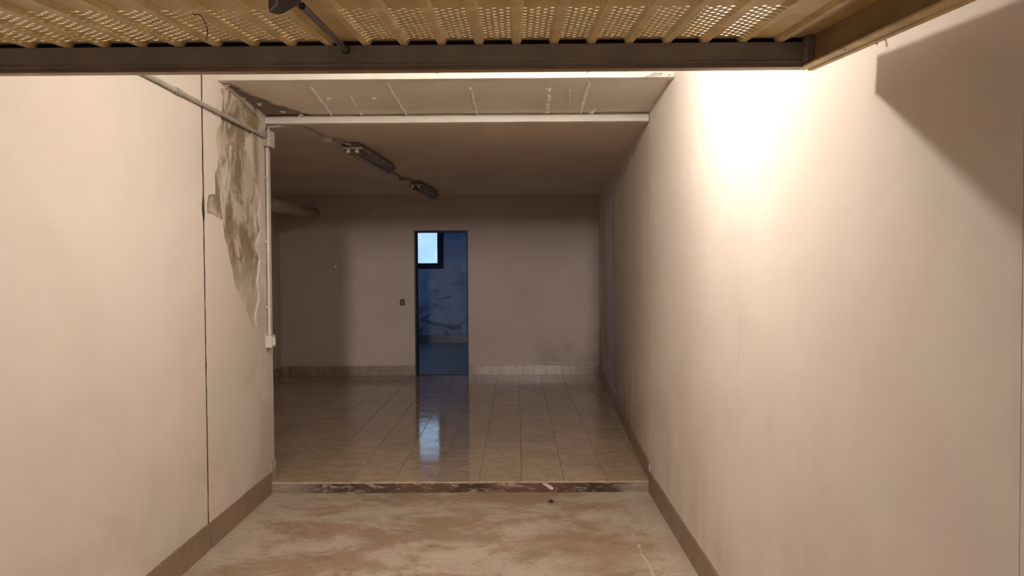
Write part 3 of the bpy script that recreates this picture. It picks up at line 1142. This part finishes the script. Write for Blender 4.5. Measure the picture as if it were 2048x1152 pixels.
def rib_mesh():
    mb = MB()
    n = 1
    prof = [(-RT, ZS), (-RB, 0.0005), (RB, 0.0005), (RT, ZS), (RT, ZS + 0.001), (-RT, ZS + 0.001)]
    vs, k = [], 6
    for y in (-GL + 0.05, 0.012):
        vs += [(p[0], y, p[1]) for p in prof]
    fs = [tuple(range(k)), tuple(range(2 * k - 1, k - 1, -1))] + [(i, (i + 1) % k, k + (i + 1) % k, k + i) for i in range(k)]
    mb.add(vs, fs)
    return mb.mesh('rib', M['gate_rib'])


rm = rib_mesh()
for r in ribs:
    o = bpy.data.objects.new('rib', rm)
    C.objects.link(o)
    o.parent = gate
    o.location = (r, 0, 0)

HX = pitch / 2 - RT + 0.001                # half width of a strip
VY0, VY1 = -0.345, -0.012                  # perforated band


def strip_mesh(perf, x0=None, x1=None):
    a, b = (-HX if x0 is None else x0), (HX if x1 is None else x1)
    mb = MB()
    if not perf:
        mb.box(a, b, -GL + 0.03, 0.05, ZS, ZS + 0.001)
        return mb.mesh('sheet_strip', M['gate_sheet'])
    vs, fs = [], []

    def quad(x0_, x1_, y0_, y1_):
        k = len(vs)
        vs.extend([(x0_, y0_, ZS), (x1_, y0_, ZS), (x1_, y1_, ZS), (x0_, y1_, ZS)])
        fs.append((k, k + 1, k + 2, k + 3))
    quad(a, b, -GL + 0.03, VY0)
    quad(a, b, VY1, 0.05)
    rows = 12
    ph = (VY1 - VY0) / (rows - 0.5 + 0.5)
    cw = 0.0155
    R = 0.0056
    xsc = [-2 * cw, -cw, 0, cw, 2 * cw]
    quad(a, -2.5 * cw, VY0, VY1)
    quad(2.5 * cw, b, VY0, VY1)
    for ci, cx in enumerate(xsc):
        sh = 0 if ci % 2 == 0 else ph / 2
        nr = rows if ci % 2 == 0 else rows - 1
        if ci % 2:
            quad(cx - cw / 2, cx + cw / 2, VY0, VY0 + sh)
            quad(cx - cw / 2, cx + cw / 2, VY1 - sh, VY1)
        for q in range(nr):
            y0_ = VY0 + sh + q * ph
            y1_ = y0_ + ph
            cy = (y0_ + y1_) / 2
            xl, xr_ = cx - cw / 2, cx + cw / 2
            outer = [(xr_, cy), (xr_, y1_), (cx, y1_), (xl, y1_), (xl, cy), (xl, y0_), (cx, y0_), (xr_, y0_)]
            k = len(vs)
            vs.extend([(p[0], p[1], ZS) for p in outer])
            vs.extend([(cx + R * math.cos(i * math.tau / 8), cy + 1.1 * R * math.sin(i * math.tau / 8), ZS) for i in range(8)])
            vs.extend([(cx + R * math.cos(i * math.tau / 8), cy + 1.1 * R * math.sin(i * math.tau / 8), ZS + 0.001) for i in range(8)])
            for i in range(8):
                j = (i + 1) % 8
                fs.append((k + i, k + j, k + 8 + j, k + 8 + i))
                fs.append((k + 8 + i, k + 8 + j, k + 16 + j, k + 16 + i))
    mb.add(vs, fs)
    return mb.mesh('sheet_strip', M['gate_sheet'])


perf_mesh = strip_mesh(True)
plain_mesh = strip_mesh(False)
ctr = (cxr(657) + cxr(733)) / 2
for i in range(len(ribs) - 1):
    c = (ribs[i] + ribs[i + 1]) / 2
    k = round((c - ctr) / pitch)
    o = bpy.data.objects.new('sheet_strip', perf_mesh if 1 <= abs(k) <= 10 else plain_mesh)
    C.objects.link(o)
    o.parent = gate
    o.location = (c, 0, 0)
for a, b in ((gx0 + 0.02, ribs[0] - RT + 0.001), (ribs[-1] + RT - 0.001, gx1 - 0.02)):
    o = bpy.data.objects.new('sheet_strip', strip_mesh(False, a, b))
    C.objects.link(o)
    o.parent = gate

# lock: black cast lever and the steel rod running to the end rail


def in_gate(px, py, zl):
    """door coordinates of the point seen at a pixel, at height zl over the rail's top plane"""
    inv = (Matrix.Translation(gate.location) @ Matrix.Rotation(TH, 4, 'X')).inverted()
    o_ = inv @ CAM
    d_ = inv.to_3x3() @ ray(px, py)
    t_ = (zl - o_.z) / d_.z
    return o_ + d_ * t_


r0 = in_gate(604, 12, -0.022)
r1 = in_gate(695, 102, -0.012)
m = MB().tube([r0, r1 + (r1 - r0).normalized() * 0.0], 0.0075, 14)
rod = gpart(m, 'lock_rod', M['steel'], smooth=True)
m = MB().tube([r1 - V(0, 0.02, 0), r1 + V(0, 0.002, 0)], 0.0105, 14)
gpart(m, 'rod_socket', M['black_metal'], rod, smooth=True)
c0 = in_gate(575, 4, -0.03)
m = MB()
# sweeping lever outline seen from below, in door x / y, with thickness
tip = in_gate(540, 19, -0.035)
pts = [in_gate(*p, -0.032) for p in ((552, 0), (551, 8), (545, 13), (538, 18), (537, 23), (545, 26), (556, 28), (566, 27), (578, 20), (592, 12), (602, 6), (603, 0))]
top_in = [in_gate(*p, -0.032) for p in ((606, -14), (552, -14))]
out = [(p.x, p.y) for p in pts] + [(p.x, p.y) for p in top_in]
m.prism(out, 2, -0.034, -0.012)
lv = gpart(m, 'lock_lever', M['black_metal'], bevel=0.003)
m = MB().box(c0.x - 0.03, c0.x + 0.03, c0.y - 0.06, c0.y - 0.005, -0.014, ZS)
gpart(m, 'lock_plate', M['black_metal'], lv)
# bit of black wire hanging from the vents
wp = [(390, 27, 0.011), (386, 25, 0.008), (388, 30, 0.002), (398, 29, -0.003), (405, 36, -0.006), (411, 48, -0.008), (415, 62, -0.008), (414, 74, -0.004), (411, 81, 0.003), (405, 83, 0.011)]
wpts = [in_gate(*p) for p in wp]
sm = []
for i in range(len(wpts) - 1):
    p0, p1, p2, p3 = wpts[max(i - 1, 0)], wpts[i], wpts[i + 1], wpts[min(i + 2, len(wpts) - 1)]
    for k in range(4):
        t_ = k / 4
        sm.append(0.5 * ((2 * p1) + (p2 - p0) * t_ + (2 * p0 - 5 * p1 + 4 * p2 - p3) * t_ * t_ + (3 * p1 - p0 - 3 * p2 + p3) * t_ ** 3))
m = MB().tube(sm + [wpts[-1]], 0.0011, 6)
gpart(m, 'wire', M['black'], smooth=True)

# ================================================================== ELECTRICS AND PIPES
ZCON = on_x(400, 209, XL).z
cp = [(XL + 0.016, 1.0, ZCON), (XL + 0.016, 3.84, ZCON), (XL + 0.016, YE - 0.155, ZCON + 0.004)]
con = empty('conduit', cp[0])
tag(con, 'grey plastic conduit running level along the left wall to the junction box', 'conduit', 'grey conduits')
MB().tube(cp, 0.0125, 14).build('tube', M['pvc'], con, smooth=True)
cy_ = on_x(351, 183, XL).y
MB().tube([(XL + 0.016, cy_ - 0.03, ZCON), (XL + 0.016, cy_ + 0.03, ZCON)], 0.0152, 14).build('coupler', M['pvc'], con, smooth=True)
for y in (2.6, 4.3, 4.95):
    m = MB().prism([(XL - 0.001, ZCON - 0.017), (XL + 0.022, ZCON - 0.017), (XL + 0.022, ZCON - 0.0125), (XL + 0.006, ZCON - 0.0125), (XL + 0.006, ZCON + 0.0125), (XL + 0.022, ZCON + 0.0125), (XL + 0.022, ZCON + 0.017), (XL - 0.001, ZCON + 0.017)], 1, y - 0.008, y + 0.008)
    m.build('clip', M['pvc'], con)

# junction box on the wall's rear corner
jy0, jy1 = YE - 0.155, YE - 0.045
jz0, jz1 = on_x(540, 299, XL).z, on_x(540, 269, XL).z
jb = empty('junction_box', (XL, (jy0 + jy1) / 2, jz0))
tag(jb, 'grey square junction box at the top of the left wall corner', 'junction box')
MB().box(XL - 0.002, XL + 0.034, jy0, jy1, jz0, jz1).build('body', M['pvc'], jb, bevel=0.004)
MB().box(XL + 0.034, XL + 0.048, jy0 - 0.003, jy1 + 0.003, jz0 - 0.003, jz1 + 0.003).build('lid', M['pvc_light'], jb, bevel=0.003)
for (y, z) in ((jy0 + .013, jz0 + .013), (jy1 - .013, jz1 - .013), (jy0 + .013, jz1 - .013), (jy1 - .013, jz0 + .013)):
    MB().tube([(XL + 0.0475, y, z), (XL + 0.0495, y, z)], 0.0045, 10).build('screw', M['pvc_dark'], jb)
MB().tube([(XL + 0.016, jy0 - 0.016, ZCON + 0.004), (XL + 0.016, jy0 + 0.002, ZCON + 0.004)], 0.0165, 14).build('grommet', M['pvc_dark'], jb, smooth=True)

# vertical conduit down to the switch
vy = (jy0 + jy1) / 2 - 0.012
sz0, sz1 = on_x(540, 693, XL).z, on_x(540, 669, XL).z
vc = empty('conduit', (XL, vy, sz1))
tag(vc, 'thin grey conduit dropping down the wall corner to the light switch', 'conduit', 'grey conduits')
MB().tube([(XL + 0.014, vy, sz1 - 0.002), (XL + 0.014, vy, jz0 + 0.003)], 0.0105, 14).build('tube', M['pvc_light'], vc, smooth=True)
MB().tube([(XL + 0.014, vy, sz1 - 0.001), (XL + 0.014, vy, sz1 + 0.035)], 0.0128, 14).build('coupler', M['pvc_light'], vc, smooth=True)
for py in (357, 484, 614):
    z = on_x(534, py, XL).z
    MB().prism([(XL - 0.001, vy - 0.016), (XL + 0.022, vy - 0.016), (XL + 0.022, vy - 0.0105), (XL + 0.004, vy - 0.0105), (XL + 0.004, vy + 0.0105), (XL + 0.022, vy + 0.0105), (XL + 0.022, vy + 0.016), (XL - 0.001, vy + 0.016)], 2, z - 0.008, z + 0.008).build('clip', M['pvc_light'], vc)
sw = empty('light_switch', (XL, vy, sz0))
tag(sw, 'pale grey surface light switch at the foot of the corner conduit', 'light switch')
MB().box(XL - 0.002, XL + 0.038, vy - 0.042, vy + 0.042, sz0, sz1).build('body', M['pvc_light'], sw, bevel=0.004)
MB().box(XL + 0.037, XL + 0.045, vy - 0.040, vy + 0.040, sz0 + 0.002, sz1 - 0.002).build('cover', M['pvc_light'], sw, bevel=0.002)
MB().prism([(XL + 0.044, sz0 + 0.016), (XL + 0.052, sz0 + 0.018), (XL + 0.047, sz1 - 0.016), (XL + 0.044, sz1 - 0.016)], 1, vy - 0.018, vy + 0.018).build('rocker', M['white_plastic'], sw)

# conduit from the box up and across the rear ceiling to the lamps
LA = math.radians(-3.6)                       # the lamps' row turns slightly, like the rear right wall


def ceil_pt(px, py):
    return on_z(px, py, ZR - 0.02)


l1 = on_z(706, 284, ZR - 0.005)
l1.y = max(l1.y, 5.9)


def smooth_path(pts, n=6):
    out = []
    pts = [Vector(p) for p in pts]
    for i in range(len(pts) - 1):
        p0, p1, p2, p3 = pts[max(i - 1, 0)], pts[i], pts[i + 1], pts[min(i + 2, len(pts) - 1)]
        for k in range(n):
            t_ = k / n
            out.append(0.5 * ((2 * p1) + (p2 - p0) * t_ + (2 * p0 - 5 * p1 + 4 * p2 - p3) * t_ * t_ + (3 * p1 - p0 - 3 * p2 + p3) * t_ ** 3))
    return out + [pts[-1]]


LAMPS = []
Lz = ZR


def lamp(name, px, py, label, length=1.22):
    p = on_z(px, py, ZR - 0.052)               # front end, at the rim
    root = empty(name, (p.x, p.y, ZR))
    root.rotation_euler = (0, 0, LA)
    WL[root.name] = V(0, 0, 0)
    tag(root, label, 'ceiling lamp', 'fluorescent ceiling lamps')
    hw = 0.080

    def part(mb, nm, mat, par=root, **kw):
        return mb.build(nm, mat, par, **kw)
    # tray: narrower towards the ceiling
    mb = MB()
    prof = [(-0.052, -0.002), (0.052, -0.002), (hw - 0.006, -0.048), (-hw + 0.006, -0.048)]
    vs = [(a, 0.012, z) for a, z in prof] + [(a, length - 0.012, z) for a, z in prof]
    vs[0] = (-0.040, 0.03, -0.002); vs[1] = (0.040, 0.03, -0.002)
    mb.add(vs, [(0, 1, 2, 3), (7, 6, 5, 4), (0, 1, 5, 4), (1, 2, 6, 5), (2, 3, 7, 6), (3, 0, 4, 7)])
    part(mb, 'tray', M['pvc_dark'], bevel=0.004)
    mb = MB()
    MB().box(-hw, hw, -0.003, 0.013, -0.060, -0.045).build('end_cap', M['pvc_light'], root, bevel=0.003)
    mb.box(-hw, hw, length - 0.014, length, -0.060, -0.046)
    mb.box(-hw, -hw + 0.010, 0.014, length - 0.014, -0.056, -0.047)
    mb.box(hw - 0.010, hw, 0.014, length - 0.014, -0.056, -0.047)
    rim = part(mb, 'rim', M['pvc'])
    # clear cover, a shallow trough
    mb = MB()
    n = 14
    prof = [(-hw + 0.008 + (2 * hw - 0.016) * k / n, -0.058 - 0.052 * math.sin(math.pi * k / n) ** 0.6) for k in range(n + 1)]
    vs = []
    yy = [0.004, 0.02, length - 0.02, length - 0.004]
    sc = [0.55, 1, 1, 0.55]
    for y, s_ in zip(yy, sc):
        vs += [(a, y, -0.058 + (z + 0.058) * s_) for a, z in prof]
    fs = []
    for r_ in range(3):
        for k in range(n):
            a = r_ * (n + 1) + k
            fs.append((a, a + 1, a + n + 2, a + n + 1))
    fs.append(tuple(range(n + 1)))
    fs.append(tuple(3 * (n + 1) + k for k in range(n, -1, -1)))
    mb.add(vs, fs)
    part(mb, 'cover', M['diffuser'], smooth=True)
    for sx in (-1, 1):
        x = sx * 0.036
        mb = MB().tube([(x, 0.045, -0.076), (x, length - 0.045, -0.076)], 0.0125, 12)
        tb = part(mb, 'tube', M['pvc'], smooth=True)
        for y0_, y1_ in ((-0.003, 0.05), (length - 0.05, length + 0.003)):
            mb = MB().tube([(x, y0_, -0.076), (x, y1_, -0.076)], 0.0155, 14)
            mb.build('lamp_holder', M['white_plastic'], tb, smooth=True)
    for k in range(5):
        y = length * (0.06 + 0.22 * k)
        for sx in (-1, 1):
            mb = MB().box(sx * hw - 0.004, sx * hw + 0.004, y - 0.015, y + 0.015, -0.066, -0.038)
            part(mb, 'clip', M['pvc_dark'])
    return root, p


la1, p1 = lamp('fluorescent_lamp', 705, 296, 'twin-tube fluorescent batten lamp on the rear ceiling, nearer to the lintel')
la2, p2 = lamp('fluorescent_lamp', 831, 369.5, 'twin-tube fluorescent batten lamp on the rear ceiling, nearer to the back wall')

zc_ = ZR - 0.016
run = smooth_path([(XL + 0.020, vy + 0.018, jz1 - 0.002), (XL + 0.020, vy + 0.018, jz1 + 0.03), (XL + 0.035, vy + 0.04, zc_ - 0.018), (XL + 0.11, vy + 0.10, zc_),
                   (ceil_pt(575, 251).x, ceil_pt(575, 251).y + 0.05, zc_), (ceil_pt(618, 261).x, ceil_pt(618, 261).y, zc_), (ceil_pt(648, 276).x, ceil_pt(648, 276).y, zc_)])
cc = empty('conduit', (run[0].x, run[0].y, run[0].z))
tag(cc, 'bent grey conduit from the junction box across the ceiling to the nearer lamp', 'conduit', 'grey conduits')
MB().tube(run, 0.0105, 12).build('tube', M['pvc'], cc, smooth=True)
bx = ceil_pt(657, 281)
MB().box(bx.x - 0.035, bx.x + 0.035, bx.y - 0.04, bx.y + 0.04, ZR - 0.042, ZR - 0.0006).build('coupling_box', M['pvc_light'], cc, bevel=0.005)
tail = smooth_path([(bx.x + 0.03, bx.y + 0.0, ZR - 0.022), (bx.x + 0.09, bx.y + 0.03, ZR - 0.018), (p1.x - 0.06, p1.y - 0.05, ZR - 0.018), (p1.x - 0.025, p1.y - 0.015, ZR - 0.024), (p1.x - 0.012, p1.y + 0.004, ZR - 0.028)])
MB().tube(tail, 0.010, 12).build('flexible_tail', M['pvc'], cc, smooth=True)

ca, sa = math.cos(LA), math.sin(LA)


def lamp_pt(p, u, v, z):
    return V(p.x + u * ca - v * sa, p.y + u * sa + v * ca, z)


c2 = [lamp_pt(p1, -0.099, 0.05, ZR - 0.014), lamp_pt(p1, -0.100, 0.8, ZR - 0.014), lamp_pt(p1, -0.100, 1.26, ZR - 0.014), lamp_pt(p1, -0.075, 1.5, ZR - 0.014), lamp_pt(p2, -0.09, -0.55, ZR - 0.014), lamp_pt(p2, -0.10, -0.3, ZR - 0.014)]
c2s = smooth_path(c2)
l2 = empty('conduit', tuple(c2s[0]))
tag(l2, 'thin dark conduit on the rear ceiling linking the two fluorescent lamps', 'conduit', 'grey conduits')
MB().tube(c2s, 0.0095, 10).build('tube', M['pvc_dark'], l2, smooth=True)
e = c2s[-1]
MB().box(e.x - 0.03, e.x + 0.03, e.y - 0.03, e.y + 0.05, ZR - 0.036, ZR - 0.0006).build('coupling_box', M['pvc_dark'], l2, bevel=0.004)
MB().tube(smooth_path([(e.x + 0.02, e.y + 0.03, ZR - 0.016), (e.x + 0.06, e.y + 0.12, ZR - 0.014), (p2.x - 0.03, p2.y - 0.04, ZR - 0.018), (p2.x - 0.012, p2.y + 0.004, ZR - 0.028)]), 0.0085, 10).build('flexible_tail', M['pvc_dark'], l2, smooth=True)

# sloping drain pipe under the rear ceiling, ending in the back wall
pe = on_y(629, 426, YB)
q = on_y(541, 410, 7.2)
dd = (q - pe).normalized()
pa = pe + dd * ((pe.y - YE) / -dd.y)
pr = 0.066
dp = empty('drain_pipe', tuple(pe))
tag(dp, 'fat grey-brown drain pipe under the rear ceiling behind the left corner', 'pipe')
MB().tube([pa, pe], pr, 24).build('tube', M['pipe'], dp, smooth=True)
MB().tube([pe - (-dd) * 0.05, pe], pr + 0.008, 24).build('collar', M['pipe'], dp, smooth=True)

# small brown wall switch beside the doorway
wc = on_y(805, 604.5, YB)
bs = empty('wall_switch', (wc.x, YB, wc.z - 0.045))
tag(bs, 'small dark brown switch plate on the back wall beside the doorway', 'light switch')
hw, hh = 0.036, 0.046
out = [(wc.x - hw, wc.z - hh), (wc.x + hw, wc.z - hh), (wc.x + hw, wc.z + hh * 0.55), (wc.x + hw * 0.6, wc.z + hh), (wc.x - hw * 0.6, wc.z + hh), (wc.x - hw, wc.z + hh * 0.55)]
MB().prism(out, 1, YB - 0.012, YB + 0.002).build('plate', M['brown_plastic'], bs, bevel=0.002)
MB().box(wc.x - 0.014, wc.x + 0.014, YB - 0.018, YB - 0.010, wc.z - 0.024, wc.z + 0.018).build('rocker', M['brown_plastic2'], bs, bevel=0.002)

# wall hook near the door's side rail
hk = on_x(1765, 79, XR)
MBh = MB().tube([(XR + 0.004, hk.y, hk.z + 0.004), (XR - 0.014, hk.y, hk.z + 0.002), (XR - 0.017, hk.y, hk.z - 0.006), (XR - 0.014, hk.y - 0.002, hk.z - 0.012)], 0.0026, 8)
tag(MBh.build('nail', M['black_metal'], origin=(XR, hk.y, hk.z)), 'small bent dark nail in the right wall under the door rail', 'nail')

# dry leaf scrap on the floor
lf = on_z(1101, 1003.5, 0.004)
pts = []
n = 9
for i in range(n):
    a = i * math.tau / n
    rr = (0.014 if i % 2 else 0.023)
    pts.append((lf.x + rr * math.cos(a), lf.y + 0.8 * rr * math.sin(a), 0.001 + 0.014 * abs(math.sin(a * 1.5))))
m = MB().add(pts + [(lf.x, lf.y, 0.003)] + [(p[0], p[1], p[2] + 0.0015) for p in pts] + [(lf.x, lf.y, 0.0045)],
             [(i, (i + 1) % n, n) for i in range(n)] + [(n + 1 + i, 2 * n + 1, n + 1 + (i + 1) % n) for i in range(n)] + [(i, n + 1 + i, n + 1 + (i + 1) % n, (i + 1) % n) for i in range(n)])
tag(m.build('dry_leaf', M['leaf'], origin=(lf.x, lf.y, 0)), 'tiny dark crumpled leaf on the concrete floor before the step', 'leaf')

# white patch of filler on the step edge
pc = on_y(1097, 972, YS - 0.016)
poly = [(pc.x + a, pc.z + b) for a, b in ((-0.04, 0.022), (-0.01, 0.018), (0.02, 0.002), (0.036, -0.016), (0.03, -0.026), (0.005, -0.02), (-0.018, 0.0), (-0.038, 0.012))]
MB().prism(poly, 1, YS - 0.021, YS - 0.010).build('filler_patch', M['chip'], step)

# ------------------------------------------------------------------ bulb lamp above the raised door (out of frame)
bl = V(0.09, 2.99, 2.765)
cl = empty('bulb_lamp', (bl.x, bl.y, ZC))
tag(cl, 'bare lit bulb in a ceiling socket above the raised door', 'ceiling lamp')
MB().lathe([(0.045, 0.0), (0.045, -0.012), (0.03, -0.022), (0.022, -0.05), (0.020, -0.072)], (bl.x, bl.y, ZC), 20).build('socket', M['white_plastic'], cl, smooth=True)
prof = [(0.014, 0.052), (0.016, 0.044), (0.028, 0.028), (0.036, 0.01), (0.038, -0.005), (0.034, -0.02), (0.024, -0.032), (0.010, -0.038)]
MB().lathe(prof, bl, 20).build('bulb', M['bulb'], cl, smooth=True)
